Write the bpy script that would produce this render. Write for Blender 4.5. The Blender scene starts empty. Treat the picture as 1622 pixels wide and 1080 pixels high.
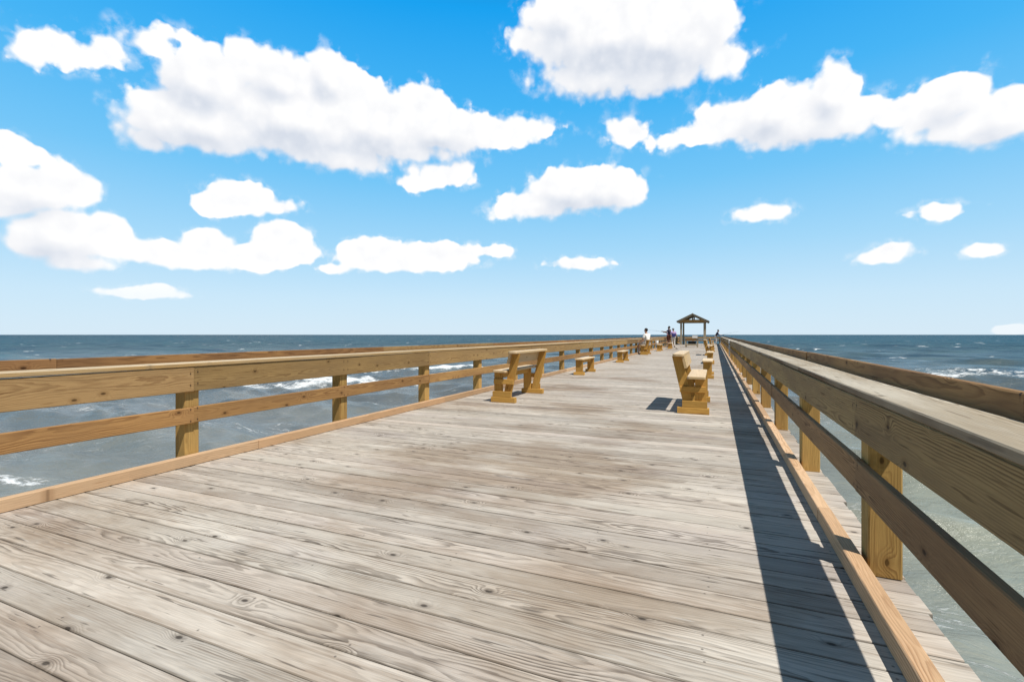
import bpy, bmesh, math, random
import numpy as np
from mathutils import Vector, Matrix

random.seed(11)
np.random.seed(11)
R = math.radians
scene = bpy.context.scene
COL = scene.collection

# ------------------------------------------------------------------ constants
EYE = 1.16              # eye height above the deck
YAW = 22.9              # camera turned to the left of the pier axis
SEA = -5.0              # water level below the deck
SUN = Vector((0.482, -0.27, 1.0)).normalized()    # direction towards the sun
PIER_END = 67.0

# ------------------------------------------------------------------ node helper
class NT:
    def __init__(self, tree):
        self.t = tree
        self.n = tree.nodes
        self.l = tree.links
    def node(self, kind, **props):
        nd = self.n.new(kind)
        for k, v in props.items():
            setattr(nd, k, v)
        return nd
    def put(self, sock, val):
        if isinstance(val, bpy.types.NodeSocket):
            self.l.new(val, sock)
        elif val is not None:
            if hasattr(sock.default_value, '__len__') and not hasattr(val, '__len__'):
                sock.default_value = [val] * len(sock.default_value)
            else:
                if hasattr(val, '__len__') and len(sock.default_value) == 4 and len(val) == 3:
                    val = (*val, 1)
                sock.default_value = val
    def math(self, op, a, b=None, c=None, clamp=False):
        nd = self.node('ShaderNodeMath', operation=op, use_clamp=clamp)
        self.put(nd.inputs[0], a)
        if b is not None: self.put(nd.inputs[1], b)
        if c is not None: self.put(nd.inputs[2], c)
        return nd.outputs[0]
    def vmath(self, op, a, b=None, scale=None):
        nd = self.node('ShaderNodeVectorMath', operation=op)
        self.put(nd.inputs[0], a)
        if b is not None: self.put(nd.inputs[1], b)
        if scale is not None: self.put(nd.inputs['Scale'], scale)
        return nd.outputs['Value'] if op in ('LENGTH', 'DOT_PRODUCT', 'DISTANCE') else nd.outputs[0]
    def xyz(self, x=0, y=0, z=0):
        nd = self.node('ShaderNodeCombineXYZ')
        for s, v in zip(nd.inputs, (x, y, z)): self.put(s, v)
        return nd.outputs[0]
    def sep(self, v):
        nd = self.node('ShaderNodeSeparateXYZ')
        self.put(nd.inputs[0], v)
        return nd.outputs
    def noise(self, vec, scale=1.0, detail=3, rough=0.5, dist=0.0, dim='3D'):
        nd = self.node('ShaderNodeTexNoise', noise_dimensions=dim)
        self.put(nd.inputs['Vector'], vec)
        nd.inputs['Scale'].default_value = scale
        nd.inputs['Detail'].default_value = detail
        nd.inputs['Roughness'].default_value = rough
        nd.inputs['Distortion'].default_value = dist
        return nd.outputs[0]
    def voronoi(self, vec, scale=1.0, dim='2D', feature='F1'):
        nd = self.node('ShaderNodeTexVoronoi', voronoi_dimensions=dim, feature=feature)
        self.put(nd.inputs['Vector'], vec)
        nd.inputs['Scale'].default_value = scale
        return nd.outputs
    def mix(self, fac, a, b, blend='MIX', clamp=False):
        nd = self.node('ShaderNodeMix', data_type='RGBA', blend_type=blend)
        nd.clamp_factor = True
        self.put(nd.inputs[0], fac)
        self.put(nd.inputs[6], a)
        self.put(nd.inputs[7], b)
        return nd.outputs[2]
    def smooth(self, v, lo, hi, a=0.0, b=1.0, kind='SMOOTHSTEP'):
        nd = self.node('ShaderNodeMapRange', interpolation_type=kind, clamp=True)
        self.put(nd.inputs[0], v)
        self.put(nd.inputs[1], lo); self.put(nd.inputs[2], hi)
        self.put(nd.inputs[3], a); self.put(nd.inputs[4], b)
        return nd.outputs[0]
    def ramp(self, v, stops, interp='LINEAR'):
        nd = self.node('ShaderNodeValToRGB')
        cr = nd.color_ramp
        cr.interpolation = interp
        while len(cr.elements) < len(stops):
            cr.elements.new(0.5)
        for e, (p, c) in zip(cr.elements, stops):
            e.position = p
            e.color = (*c, 1)
        self.put(nd.inputs[0], v)
        return nd.outputs[0]
    def attr(self, name):
        nd = self.node('ShaderNodeAttribute', attribute_name=name)
        return nd

def new_mat(name):
    m = bpy.data.materials.new(name)
    m.use_nodes = True
    m.node_tree.nodes.clear()
    t = NT(m.node_tree)
    out = t.node('ShaderNodeOutputMaterial')
    bsdf = t.node('ShaderNodeBsdfPrincipled')
    t.l.new(bsdf.outputs[0], out.inputs[0])
    return m, t, bsdf

# ------------------------------------------------------------------ materials
def wood(name, light, dark, weather=None, wfac=0.0, ring=0.008, contrast=0.75, var=0.25,
         knots=0.6, rough=0.8, hue=None, streak=0.35, deck=False, sides=None, nails=False):
    """Sawn timber: growth rings around a wandering pith, knots, fibres, weathering."""
    m, t, bsdf = new_mat(name)
    wl = t.attr('wl').outputs['Vector']
    rnd = t.attr('rnd').outputs['Fac']
    x, y, z = t.sep(wl)
    off = t.math('MULTIPLY', rnd, 71.3)
    xo = t.math('ADD', x, off)
    r2 = t.math('FRACT', t.math('MULTIPLY', rnd, 17.31))
    r3 = t.math('FRACT', t.math('MULTIPLY', rnd, 53.77))
    # knots
    q = t.xyz(t.math('MULTIPLY', xo, 0.55), t.math('ADD', y, t.math('MULTIPLY', off, 3.1)), 0)
    vo = t.voronoi(q, scale=3.4)
    kd = t.math('DIVIDE', vo['Distance'], 3.4)
    kr = t.sep(vo['Color'])[0]
    has = t.math('LESS_THAN', kr, knots)
    knotw = t.math('MULTIPLY', t.smooth(kd, 0.055, 0.0), has)
    # pith position wanders along the board
    w1 = t.noise(t.xyz(t.math('MULTIPLY', xo, 0.9), r2, 0), 1.0, 2, 0.5)
    w2 = t.noise(t.xyz(t.math('MULTIPLY', xo, 0.6), 9.0, r3), 1.0, 1, 0.5)
    w3 = t.noise(t.xyz(t.math('MULTIPLY', xo, 2.2), t.math('MULTIPLY', y, 14), t.math('ADD', z, off)), 1.0, 3, 0.55)
    z0 = t.math('ADD', t.math('MULTIPLY_ADD', r2, -0.10, -0.012), t.math('MULTIPLY_ADD', w1, 0.11, -0.055))
    y0 = t.math('ADD', t.math('MULTIPLY_ADD', r3, 0.16, -0.08), t.math('MULTIPLY_ADD', w2, 0.10, -0.05))
    dy = t.math('SUBTRACT', y, y0)
    dz = t.math('SUBTRACT', z, z0)
    rr = t.math('SQRT', t.math('ADD', t.math('MULTIPLY', dy, dy), t.math('MULTIPLY', dz, dz)))
    rr = t.math('ADD', rr, t.math('MULTIPLY_ADD', w3, 0.030, -0.015))
    rr = t.math('ADD', rr, t.math('MULTIPLY', knotw, 0.035))
    ph = t.math('FRACT', t.math('DIVIDE', rr, ring))
    # slow rise, fast fall : early to late wood
    late = t.math('MULTIPLY', t.smooth(ph, 0.25, 0.86), t.smooth(ph, 1.0, 0.90))
    gmod = t.smooth(t.noise(t.xyz(t.math('MULTIPLY', xo, 0.8), t.math('MULTIPLY', y, 9), off), 1.0, 3, 0.6), 0.30, 0.72, 0.15, 1.0)
    if deck:
        gm2 = t.noise(t.xyz(t.math('MULTIPLY', xo, 0.45), t.math('MULTIPLY', off, 2.7), 5.0), 1.0, 2, 0.5)
        gmod = t.math('MULTIPLY', gmod, t.smooth(gm2, .36, .60, .35, 1.0))
    late = t.math('MULTIPLY', late, gmod)
    # fibres
    fib = t.noise(t.xyz(t.math('MULTIPLY', xo, 7), t.math('MULTIPLY', y, 260), t.math('MULTIPLY', z, 260)), 1.0, 3, 0.6)
    col = t.mix(t.math('MULTIPLY', late, contrast), light, dark)
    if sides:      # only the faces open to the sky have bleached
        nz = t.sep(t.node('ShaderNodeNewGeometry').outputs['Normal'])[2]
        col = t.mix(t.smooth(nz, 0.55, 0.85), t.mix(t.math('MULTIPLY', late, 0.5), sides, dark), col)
    # colour change from board to board
    if hue:
        col = t.mix(t.math('MULTIPLY', r3, 0.75), col, t.mix(0.8, col, hue, 'MULTIPLY'))
    bright = t.math('MULTIPLY_ADD', r2, 2 * var, 1 - var)
    bright = t.math('MULTIPLY', bright, t.math('MULTIPLY_ADD', fib, 0.7, 0.65))
    if weather:
        wn = t.noise(t.xyz(t.math('MULTIPLY', xo, 0.9), t.math('MULTIPLY', y, 5), t.math('ADD', z, off)), 1.0, 4, 0.6)
        col = t.mix(t.math('MULTIPLY', t.smooth(wn, 0.35, 0.68), wfac), col, weather)
    if deck:
        g = t.node('ShaderNodeNewGeometry').outputs['Position']
        gx, gy, gz = t.sep(g)
        big = t.noise(t.xyz(t.math('MULTIPLY', gx, 0.42), t.math('MULTIPLY', gy, 0.75), 3.0), 1.0, 5, 0.62)
        mid = t.noise(t.xyz(t.math('MULTIPLY', gx, 0.9), t.math('MULTIPLY', gy, 3.0), 8.0), 1.0, 4, 0.6)
        cool = t.noise(t.xyz(t.math('MULTIPLY', gx, 0.7), t.math('MULTIPLY', gy, 1.6), 21.0), 1.0, 3, 0.55)
        # brown trodden stain in the middle of the deck, paler boards beyond it
        sx = t.math('DIVIDE', t.math('ADD', gx, 2.0), 1.7); sy = t.math('DIVIDE', t.math('SUBTRACT', gy, 3.7), 1.25)
        stn = t.smooth(t.math('SQRT', t.math('ADD', t.math('MULTIPLY', sx, sx), t.math('MULTIPLY', sy, sy))), 1.3, .2)
        lane = t.smooth(t.math('ABSOLUTE', t.math('SUBTRACT', gx, t.math('MULTIPLY_ADD', gy, -.12, .35))), 1.0, .1)
        big = t.math('ADD', big, t.math('MULTIPLY', stn, .17))
        big = t.math('SUBTRACT', big, t.math('MULTIPLY', lane, .05))
        col = t.mix(t.math('MULTIPLY', t.smooth(big, 0.46, 0.66), 0.72), col, t.mix(1.0, col, (0.56, 0.46, 0.37), 'MULTIPLY'))
        col = t.mix(t.math('MULTIPLY', t.smooth(cool, 0.50, 0.72), 0.40), col, t.mix(1.0, col, (0.86, 0.86, 0.95), 'MULTIPLY'))
        col = t.mix(t.math('MULTIPLY', t.smooth(mid, 0.52, 0.70), 0.45), col, (0.60, 0.56, 0.495))
        s1 = t.noise(t.xyz(t.math('MULTIPLY', xo, 1.1), t.math('MULTIPLY', y, 36), off), 1.0, 5, 0.66)
        col = t.mix(t.smooth(s1, 0.52, 0.64, 0.0, 0.46), col, t.mix(1.0, col, (0.55, 0.48, 0.42), 'MULTIPLY'))
        col = t.mix(t.smooth(s1, 0.46, 0.34, 0.0, 0.25), col, t.mix(1.0, col, (1.28, 1.27, 1.25), 'MULTIPLY'))
        # dirt gathered along the board edges
        ed = t.math('ABSOLUTE', y)
        col = t.mix(t.smooth(ed, 0.072, 0.0775, 0.0, 0.45), col, (0.06, 0.048, 0.036))
        # short dark checks and scrapes along the grain
        ck = t.noise(t.xyz(t.math('MULTIPLY', xo, 4.2), t.math('MULTIPLY', y, 62), off), 1.0, 2, 0.5)
        col = t.mix(t.math('MULTIPLY', t.smooth(ck, 0.655, 0.72), 0.65), col, (0.075, 0.062, 0.050))
        sc = t.noise(t.xyz(t.math('MULTIPLY', xo, 3.0), t.math('MULTIPLY', y, 40), t.math('ADD', off, 40)), 1.0, 3, 0.5)
        col = t.mix(t.math('MULTIPLY', t.smooth(sc, 0.64, 0.74), 0.5), col, (0.55, 0.52, 0.47))
        # nail heads: two per plank on each joist line
        jx = t.math('SUBTRACT', t.math('FRACT', t.math('DIVIDE', t.math('ADD', gx, 10.10), 0.61)), 0.5)
        jx = t.math('ADD', t.math('MULTIPLY', jx, 0.61), t.math('MULTIPLY_ADD', r2, 0.02, -0.01))
        jy = t.math('SUBTRACT', t.math('ABSOLUTE', y), 0.045)
        nd = t.math('SQRT', t.math('ADD', t.math('MULTIPLY', jx, jx), t.math('MULTIPLY', jy, jy)))
        nh = t.smooth(nd, 0.0066, 0.0036)
        npick = t.voronoi(t.xyz(gx, gy, 0), scale=6.0)['Color']
        nh = t.math('MULTIPLY', nh, t.math('LESS_THAN', t.sep(npick)[0], 0.4))
        col = t.mix(t.math('MULTIPLY', nh, 0.6), col, (0.045, 0.038, 0.034))
    else:
        ck = t.noise(t.xyz(t.math('MULTIPLY', xo, 3.5), t.math('MULTIPLY', y, 55), t.math('MULTIPLY', t.math('ADD', z, off), 30)), 1.0, 2, 0.5)
        col = t.mix(t.math('MULTIPLY', t.smooth(ck, 0.63, 0.72), streak), col, dark)
    if nails:      # nail heads with a stain where the board crosses a post
        jx = t.math('MULTIPLY', t.math('SUBTRACT', t.math('FRACT', t.math('ADD', t.math('DIVIDE', x, 1.93), 0.5)), 0.5), 1.93)
        jx = t.math('ADD', t.math('SUBTRACT', t.math('ABSOLUTE', jx), 0.034), t.math('MULTIPLY_ADD', r3, 0.012, -0.006))
        jy = t.math('SUBTRACT', t.math('ABSOLUTE', t.math('ADD', y, t.math('MULTIPLY_ADD', r2, .02, -.01))), 0.052)
        nd = t.math('SQRT', t.math('ADD', t.math('MULTIPLY', jx, jx), t.math('MULTIPLY', jy, jy)))
        st = t.math('SQRT', t.math('ADD', t.math('MULTIPLY', t.math('MULTIPLY', jx, jx), 5.0), t.math('MULTIPLY', t.math('MULTIPLY', jy, jy), .35)))
        col = t.mix(t.math('MULTIPLY', t.smooth(st, 0.022, 0.004), 0.45), col, dark)
        col = t.mix(t.math('MULTIPLY', t.smooth(nd, 0.0075, 0.005), 0.9), col, (0.028, 0.022, 0.02))
    # knot cores
    core = t.math('MULTIPLY', t.smooth(kd, 0.0125, 0.0055), has)
    ringk = t.math('MULTIPLY', t.smooth(kd, 0.030, 0.012), has)
    col = t.mix(t.math('MULTIPLY', ringk, 0.35), col, dark)
    col = t.mix(t.math('MULTIPLY', core, 0.8), col, tuple(c * 0.35 for c in dark))
    hs = t.node('ShaderNodeHueSaturation')
    t.put(hs.inputs['Value'], bright)
    t.put(hs.inputs['Color'], col)
    t.l.new(hs.outputs[0], bsdf.inputs['Base Color'])
    bsdf.inputs['Roughness'].default_value = rough
    bsdf.inputs['Specular IOR Level'].default_value = 0.18
    bp = t.node('ShaderNodeBump')
    bp.inputs['Strength'].default_value = 0.5
    bp.inputs['Distance'].default_value = 0.003
    hgt = t.math('ADD', t.math('MULTIPLY', fib, 0.6), t.math('MULTIPLY', late, 0.5))
    hgt = t.math('SUBTRACT', hgt, t.math('MULTIPLY', core, 0.8))
    t.l.new(hgt, bp.inputs['Height'])
    t.l.new(bp.outputs[0], bsdf.inputs['Normal'])
    return m

def plain(name, c, rough=0.7, var=0.15, scale=30.0):
    m, t, bsdf = new_mat(name)
    co = t.node('ShaderNodeTexCoord').outputs['Object']
    n = t.noise(co, scale, 4, 0.6)
    col = t.mix(n, tuple(max(0, v * (1 - var)) for v in c), tuple(min(1, v * (1 + var)) for v in c))
    t.l.new(col, bsdf.inputs['Base Color'])
    bsdf.inputs['Roughness'].default_value = rough
    bsdf.inputs['Specular IOR Level'].default_value = 0.25
    return m

M = {}
M['deck'] = wood('weathered deck timber', (0.525, 0.478, 0.412), (0.088, 0.068, 0.052), (0.40, 0.355, 0.30), 0.40,
                 ring=0.0100, contrast=1.0, var=0.13, knots=0.55, hue=(0.96, 0.90, 0.90), deck=True)
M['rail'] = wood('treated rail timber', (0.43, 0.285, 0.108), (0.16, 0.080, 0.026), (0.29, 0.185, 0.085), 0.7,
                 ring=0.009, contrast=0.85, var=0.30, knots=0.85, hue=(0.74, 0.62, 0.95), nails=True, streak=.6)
M['rail_olive_shade'] = wood('shaded olive rail timber', (0.375, 0.255, 0.108), (0.09, 0.048, 0.018), (0.225, 0.145, 0.070), 0.8,
                 ring=0.0105, contrast=0.85, var=0.20, knots=0.8, hue=(0.90, 0.82, 0.85), nails=True, streak=.6)  # darker copy of the rail timber: olive tone with the shade mixed in
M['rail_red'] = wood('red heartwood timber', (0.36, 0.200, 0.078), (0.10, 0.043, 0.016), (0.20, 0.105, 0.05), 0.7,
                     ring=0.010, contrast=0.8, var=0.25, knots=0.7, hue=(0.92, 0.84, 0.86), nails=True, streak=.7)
M['rail_red_shade'] = wood('shaded red timber', (0.29, 0.170, 0.075), (0.075, 0.034, 0.014), (0.17, 0.092, 0.044), 0.6,
                     ring=0.012, contrast=0.85, var=0.22, knots=0.6, hue=(1.0, 0.95, 0.75), nails=True, streak=.6)  # darker copy of the red timber, shade put into its colour
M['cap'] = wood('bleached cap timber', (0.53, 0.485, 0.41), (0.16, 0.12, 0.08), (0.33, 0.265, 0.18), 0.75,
                ring=0.010, contrast=0.65, streak=.7, var=0.12, knots=0.45, hue=(0.95, 0.92, 0.84), sides=(0.13, 0.075, 0.036))  # sides coloured dark for the shaded edge of the right cap
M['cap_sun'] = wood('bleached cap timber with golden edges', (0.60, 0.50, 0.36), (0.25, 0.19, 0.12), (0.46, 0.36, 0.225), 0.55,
                ring=0.010, contrast=0.55, var=0.12, knots=0.45, hue=(0.95, 0.92, 0.84), sides=(0.43, 0.27, 0.11))  # sides coloured for the sunlit edge of the left cap
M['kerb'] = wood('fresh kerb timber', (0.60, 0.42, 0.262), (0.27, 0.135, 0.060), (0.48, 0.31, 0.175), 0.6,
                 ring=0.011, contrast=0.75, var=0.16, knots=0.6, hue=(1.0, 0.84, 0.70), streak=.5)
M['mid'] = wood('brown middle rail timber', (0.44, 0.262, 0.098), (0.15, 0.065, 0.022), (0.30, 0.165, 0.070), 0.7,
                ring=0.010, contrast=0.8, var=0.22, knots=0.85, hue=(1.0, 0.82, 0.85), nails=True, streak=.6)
M['mid_shade'] = wood('shaded middle rail timber', (0.39, 0.235, 0.108), (0.09, 0.042, 0.018), (0.22, 0.125, 0.062), 0.75,
                ring=0.010, contrast=0.85, var=0.20, knots=0.85, hue=(1.0, 0.90, 0.85), nails=True, streak=.6)  # middle rail timber with the right side's shade in its colour
M['post'] = wood('golden post timber', (0.54, 0.345, 0.108), (0.21, 0.100, 0.024), (0.34, 0.205, 0.072), 0.65,
                 ring=0.009, contrast=0.9, var=0.22, knots=0.5, hue=(0.86, 0.80, 0.95), streak=.6)
M['bench'] = wood('golden bench timber', (0.58, 0.345, 0.090), (0.26, 0.125, 0.026), (0.45, 0.245, 0.060), 0.6,
                  ring=0.011, contrast=0.7, var=0.20, knots=0.5, hue=(0.95, 0.82, 0.72), streak=.5)
M['bench_top'] = wood('pale bench seat timber', (0.70, 0.56, 0.385), (0.42, 0.28, 0.15), (0.60, 0.47, 0.33), 0.5,
                      ring=0.011, contrast=0.45, var=0.10, knots=0.4, sides=(0.60, 0.43, 0.22))
M['grey'] = wood('grey aged timber', (0.42, 0.36, 0.255), (0.19, 0.15, 0.10), (0.32, 0.27, 0.20), 0.6,
                 ring=0.012, contrast=0.5, var=0.15, knots=0.3)
M['roof'] = plain('dark roof boards', (0.17, 0.145, 0.115), 0.9, 0.4, 14)
M['white'] = plain('white plastic', (0.75, 0.75, 0.74), 0.5, 0.05)
M['pvc'] = plain('pale pipe plastic', (0.55, 0.54, 0.51), 0.5, 0.08)
M['skin'] = plain('skin', (0.46, 0.28, 0.20), 0.6, 0.06)
M['skin_tan'] = plain('tanned skin', (0.28, 0.15, 0.10), 0.6, 0.06)
M['hair'] = plain('dark hair', (0.025, 0.02, 0.018), 0.7, 0.3)
M['shirt_white'] = plain('white shirt', (0.82, 0.82, 0.80), 0.9, 0.03)
M['shirt_dark'] = plain('dark navy shirt', (0.04, 0.04, 0.075), 0.9, 0.2)
M['shirt_lilac'] = plain('lilac shirt', (0.52, 0.38, 0.66), 0.9, 0.06)
M['shirt_pink'] = plain('pink mauve shirt', (0.50, 0.30, 0.42), 0.9, 0.06)
M['trouser_white'] = plain('pale trousers', (0.66, 0.63, 0.60), 0.9, 0.06)
M['trouser_grey'] = plain('pale grey trousers', (0.58, 0.56, 0.55), 0.9, 0.06)
M['trouser_red'] = plain('reddish brown shorts', (0.20, 0.075, 0.05), 0.9, 0.1)
M['trouser_dark'] = plain('dark trousers', (0.05, 0.05, 0.06), 0.9, 0.1)
M['cap_grey'] = plain('grey cap cloth', (0.30, 0.30, 0.33), 0.9, 0.1)
M['bag_blue'] = plain('dark blue bag cloth', (0.03, 0.035, 0.16), 0.8, 0.2)
M['shoe'] = plain('dark shoe leather', (0.03, 0.03, 0.03), 0.6, 0.2)
M['rod'] = plain('black rod', (0.03, 0.03, 0.035), 0.4, 0.1)
M['tarp'] = plain('dark tub plastic', (0.03, 0.035, 0.035), 0.5, 0.2)

# ------------------------------------------------------------------ mesh helpers
class MB:
    """collects timbers; every timber keeps its own length/width/depth coordinates for the grain"""
    def __init__(self):
        self.v, self.f, self.wl, self.rn, self.sm = [], [], [], [], []
    def prism(self, org, L, W, T, prof, l0, l1, rn=None, skew0=0.0, skew1=0.0, seg=1, bow=0.0, lift=0.0):
        """profile polygon (w,t) extruded along L from l0 to l1"""
        org, L, W, T = Vector(org), Vector(L), Vector(W), Vector(T)
        if rn is None: rn = random.random()
        base = len(self.v)
        n = len(prof)
        for s in range(seg + 1):
            u = s / seg
            l = l0 + (l1 - l0) * u
            bo = bow * (1 - (2 * u - 1) ** 2)
            for (w, t) in prof:
                ll = l + (skew0 * (1 - u) + skew1 * u) * w
                self.v.append(org + L * ll + W * (w + bo) + T * (t + lift * math.sin(u * 7 + rn * 30)))
                self.wl.append((ll, w, t))
                self.rn.append(rn)
        for s in range(seg):
            for i in range(n):
                j = (i + 1) % n
                a = base + s * n
                self.f.append((a + i, a + j, a + n + j, a + n + i))
        self.f.append(tuple(base + i for i in reversed(range(n))))
        self.f.append(tuple(base + seg * n + i for i in range(n)))
        return self
    def board(self, org, L, W, T, length, width, thick, ch=0.004, **k):
        w, t = width / 2, thick / 2
        prof = [(-w + ch, -t), (w - ch, -t), (w, -t + ch), (w, t - ch), (w - ch, t), (-w + ch, t), (-w, t - ch), (-w, -t + ch)]
        return self.prism(org, L, W, T, prof, -length / 2, length / 2, **k)
    def box(self, x0, x1, y0, y1, z0, z1, axis='x', wide=None, ch=0.004, **k):
        """axis aligned timber: axis = grain direction; width axis is the larger of the others"""
        c = Vector(((x0 + x1) / 2, (y0 + y1) / 2, (z0 + z1) / 2))
        d = {'x': x1 - x0, 'y': y1 - y0, 'z': z1 - z0}
        A = {'x': Vector((1, 0, 0)), 'y': Vector((0, 1, 0)), 'z': Vector((0, 0, 1))}
        o = [a for a in 'xyz' if a != axis]
        if wide: w = wide; tt = [a for a in o if a != w][0]
        else:
            w, tt = (o[0], o[1]) if d[o[0]] >= d[o[1]] else (o[1], o[0])
        L, W = A[axis], A[w]
        T = L.cross(W)
        return self.board(c, L, W, T, d[axis], d[w], d[tt], ch=min(ch, d[tt] * 0.3), **k)
    def build(self, name, mat, parent=None, loc=None):
        me = bpy.data.meshes.new(name)
        me.from_pydata([tuple(v) for v in self.v], [], self.f)
        a = me.attributes.new('wl', 'FLOAT_VECTOR', 'POINT')
        a.data.foreach_set('vector', np.array(self.wl, dtype=np.float32).ravel())
        b = me.attributes.new('rnd', 'FLOAT', 'POINT')
        b.data.foreach_set('value', np.array(self.rn, dtype=np.float32))
        me.materials.append(M[mat] if isinstance(mat, str) else mat)
        bm = bmesh.new(); bm.from_mesh(me)
        bmesh.ops.recalc_face_normals(bm, faces=bm.faces)
        bm.to_mesh(me); bm.free()
        me.update()
        o = bpy.data.objects.new(name, me)
        COL.objects.link(o)
        if parent is not None: o.parent = parent
        if loc is not None: o.location = loc
        return o

def thing(name, label, cat, loc=(0, 0, 0), rz=0.0, group=None):
    o = bpy.data.objects.new(name, None)
    o.empty_display_size = 0.2
    COL.objects.link(o)
    o.location = loc
    o.rotation_euler = (0, 0, rz)
    o['label'] = label
    o['category'] = cat
    if group: o['group'] = group
    return o

def tag(o, label, cat, group=None):
    o['label'] = label; o['category'] = cat
    if group: o['group'] = group
    return o

def copy_tree(o, loc, rz, label, group=None):
    r = o.copy(); COL.objects.link(r)
    r.location = loc; r.rotation_euler = (0, 0, rz)
    r['label'] = label
    if group: r['group'] = group
    for ch in list(o.children):
        c = ch.copy(); COL.objects.link(c); c.parent = r
        for g in list(ch.children):
            d = g.copy(); COL.objects.link(d); d.parent = c
    return r

def tube_mesh(name, pts, radii, mat, parent=None, sides=10, smooth=True):
    bm = bmesh.new()
    rings = []
    pts = [Vector(p) for p in pts]
    for i, p in enumerate(pts):
        d = (pts[min(i + 1, len(pts) - 1)] - pts[max(i - 1, 0)]).normalized()
        a = d.orthogonal().normalized(); b = d.cross(a)
        r = radii[i] if hasattr(radii, '__len__') else radii
        rings.append([bm.verts.new(p + (a * math.cos(2 * math.pi * k / sides) + b * math.sin(2 * math.pi * k / sides)) * r) for k in range(sides)])
    for r0, r1 in zip(rings, rings[1:]):
        best = min(range(sides), key=lambda s: sum((r0[k].co - r1[(k + s) % sides].co).length for k in range(sides)))
        for k in range(sides):
            f = bm.faces.new((r0[k], r0[(k + 1) % sides], r1[(k + 1 + best) % sides], r1[(k + best) % sides]))
            f.smooth = smooth
    bm.faces.new(list(reversed(rings[0]))); bm.faces.new(rings[-1])
    bmesh.ops.recalc_face_normals(bm, faces=bm.faces)
    me = bpy.data.meshes.new(name); bm.to_mesh(me); bm.free()
    me.materials.append(M[mat])
    o = bpy.data.objects.new(name, me); COL.objects.link(o)
    if parent is not None: o.parent = parent
    return o

# ------------------------------------------------------------------ the pier deck
X_C = -1.84                       # pier centre line
DECK_L, DECK_R = -4.50, 0.83
mb = MB()
pitch, pw = 0.1615, 0.1562
y = -2.6 + 0.03
while y < PIER_END:
    g = random.uniform(-0.0012, 0.0012)
    x0 = DECK_L + random.uniform(-0.012, 0.012)
    x1 = DECK_R + random.uniform(-0.014, 0.014)
    w = pw + random.uniform(-0.0036, 0.0026)
    mb.board(((x0 + x1) / 2, y + g, -0.019 + random.uniform(-0.0014, 0.0014)), (1, 0, 0), (0, 1, 0), (0, 0, 1), x1 - x0, w, 0.038,
             ch=0.0035, seg=10, bow=random.uniform(-0.0012, 0.0012), lift=random.uniform(0, 0.0008))
    y += pitch
deck = mb.build('pier_deck', 'deck')
deck['kind'] = 'structure'
# joists under the planks keep the gaps dark
mb = MB()
for jx in np.arange(DECK_L + 0.25, DECK_R, 0.61):
    mb.box(jx - 0.02, jx + 0.02, -2.6, PIER_END, -0.28, -0.045, 'y')
k = -2.0
while k < PIER_END:
    mb.box(DECK_L + 0.05, DECK_R - 0.05, k - 0.08, k + 0.08, -0.60, -0.285, 'x')
    k += 3.86
jo = mb.build('joists', 'grey', deck)

# ------------------------------------------------------------------ railings and kerbs
SP = 1.93
POST0 = 2.86
Y0 = POST0 - 3 * SP               # first post, behind the camera
posts_y = [Y0 + i * SP for i in range(int((PIER_END - Y0) / SP) + 1)]
Y_LAST = posts_y[-1]

def railing(side, label, z):
    """side +1 right, -1 left; z = dict of heights"""
    def X(a): return X_C + side * (a + z['sh'])            # distance from the centre line
    root = thing('wooden_railing', label, 'railing', (X(2.58), Y0, 0), 0, 'long railings along both sides of the pier')
    ox, oy = X(2.58), Y0
    def bx(m, a0, a1, y0, y1, z0, z1, ax, **k):
        xa, xb = sorted((X(a0), X(a1)))
        m.box(xa - ox, xb - ox, y0 - oy, y1 - oy, z0, z1, ax, **k)
    for i, py in enumerate(posts_y):
        m = MB(); j = random.uniform(-0.01, 0.01)
        bx(m, 2.505, 2.640, py - 0.064 + j, py + 0.064 + j, 0.004, z['top'] - 0.004, 'z', ch=0.006)
        m.build('post', 'post', root)
        m = MB()
        bx(m, 2.643, 2.740, py - 0.045, py + 0.045, z['k0'] - 0.085, z['k0'] - 0.004, 'x')
        m.build('spacer_block', 'post', root)
    # boards two bays long, joints staggered between the courses
    def course(name, a0, a1, z0, z1, mats, start, flat=False, gap=0.003):
        yb = start
        n = 0
        while yb < Y_LAST:
            ye = min(yb + 2 * SP, Y_LAST + 0.06)
            m = MB()
            jj = random.uniform(-0.004, 0.004)
            bx(m, a0 + jj, a1 + jj, yb + gap / 2, ye - gap / 2, z0 + jj, z1 + jj, 'y', ch=0.005, seg=8, bow=random.uniform(-0.004, 0.004), lift=random.uniform(0, 0.0025))
            m.build(name, mats[n % len(mats)], root)
            yb = ye; n += 1
    j0 = POST0 - 4 * SP
    course('rail_board', 2.465, 2.503, z['b0'], z['top'], [z['rail']], j0)
    course('middle_rail', 2.466, 2.503, z['m0'], z['m1'], [z['mid']], j0)
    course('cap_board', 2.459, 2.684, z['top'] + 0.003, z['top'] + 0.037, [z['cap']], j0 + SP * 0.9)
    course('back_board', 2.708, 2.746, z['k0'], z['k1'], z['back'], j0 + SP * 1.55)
    return root

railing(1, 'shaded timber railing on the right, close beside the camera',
        dict(sh=0.016, b0=0.656, top=0.858, m0=0.386, m1=0.540, k0=0.878, k1=0.975, rail='rail_olive_shade', mid='mid_shade', back=['rail_red_shade'], cap='cap'))
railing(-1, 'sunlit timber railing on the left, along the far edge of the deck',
        dict(sh=0.0, b0=0.652, top=0.872, m0=0.372, m1=0.512, k0=0.880, k1=0.977, rail='rail', mid='mid', back=['rail_red', 'rail_red', 'rail'], cap='cap_sun'))

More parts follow.
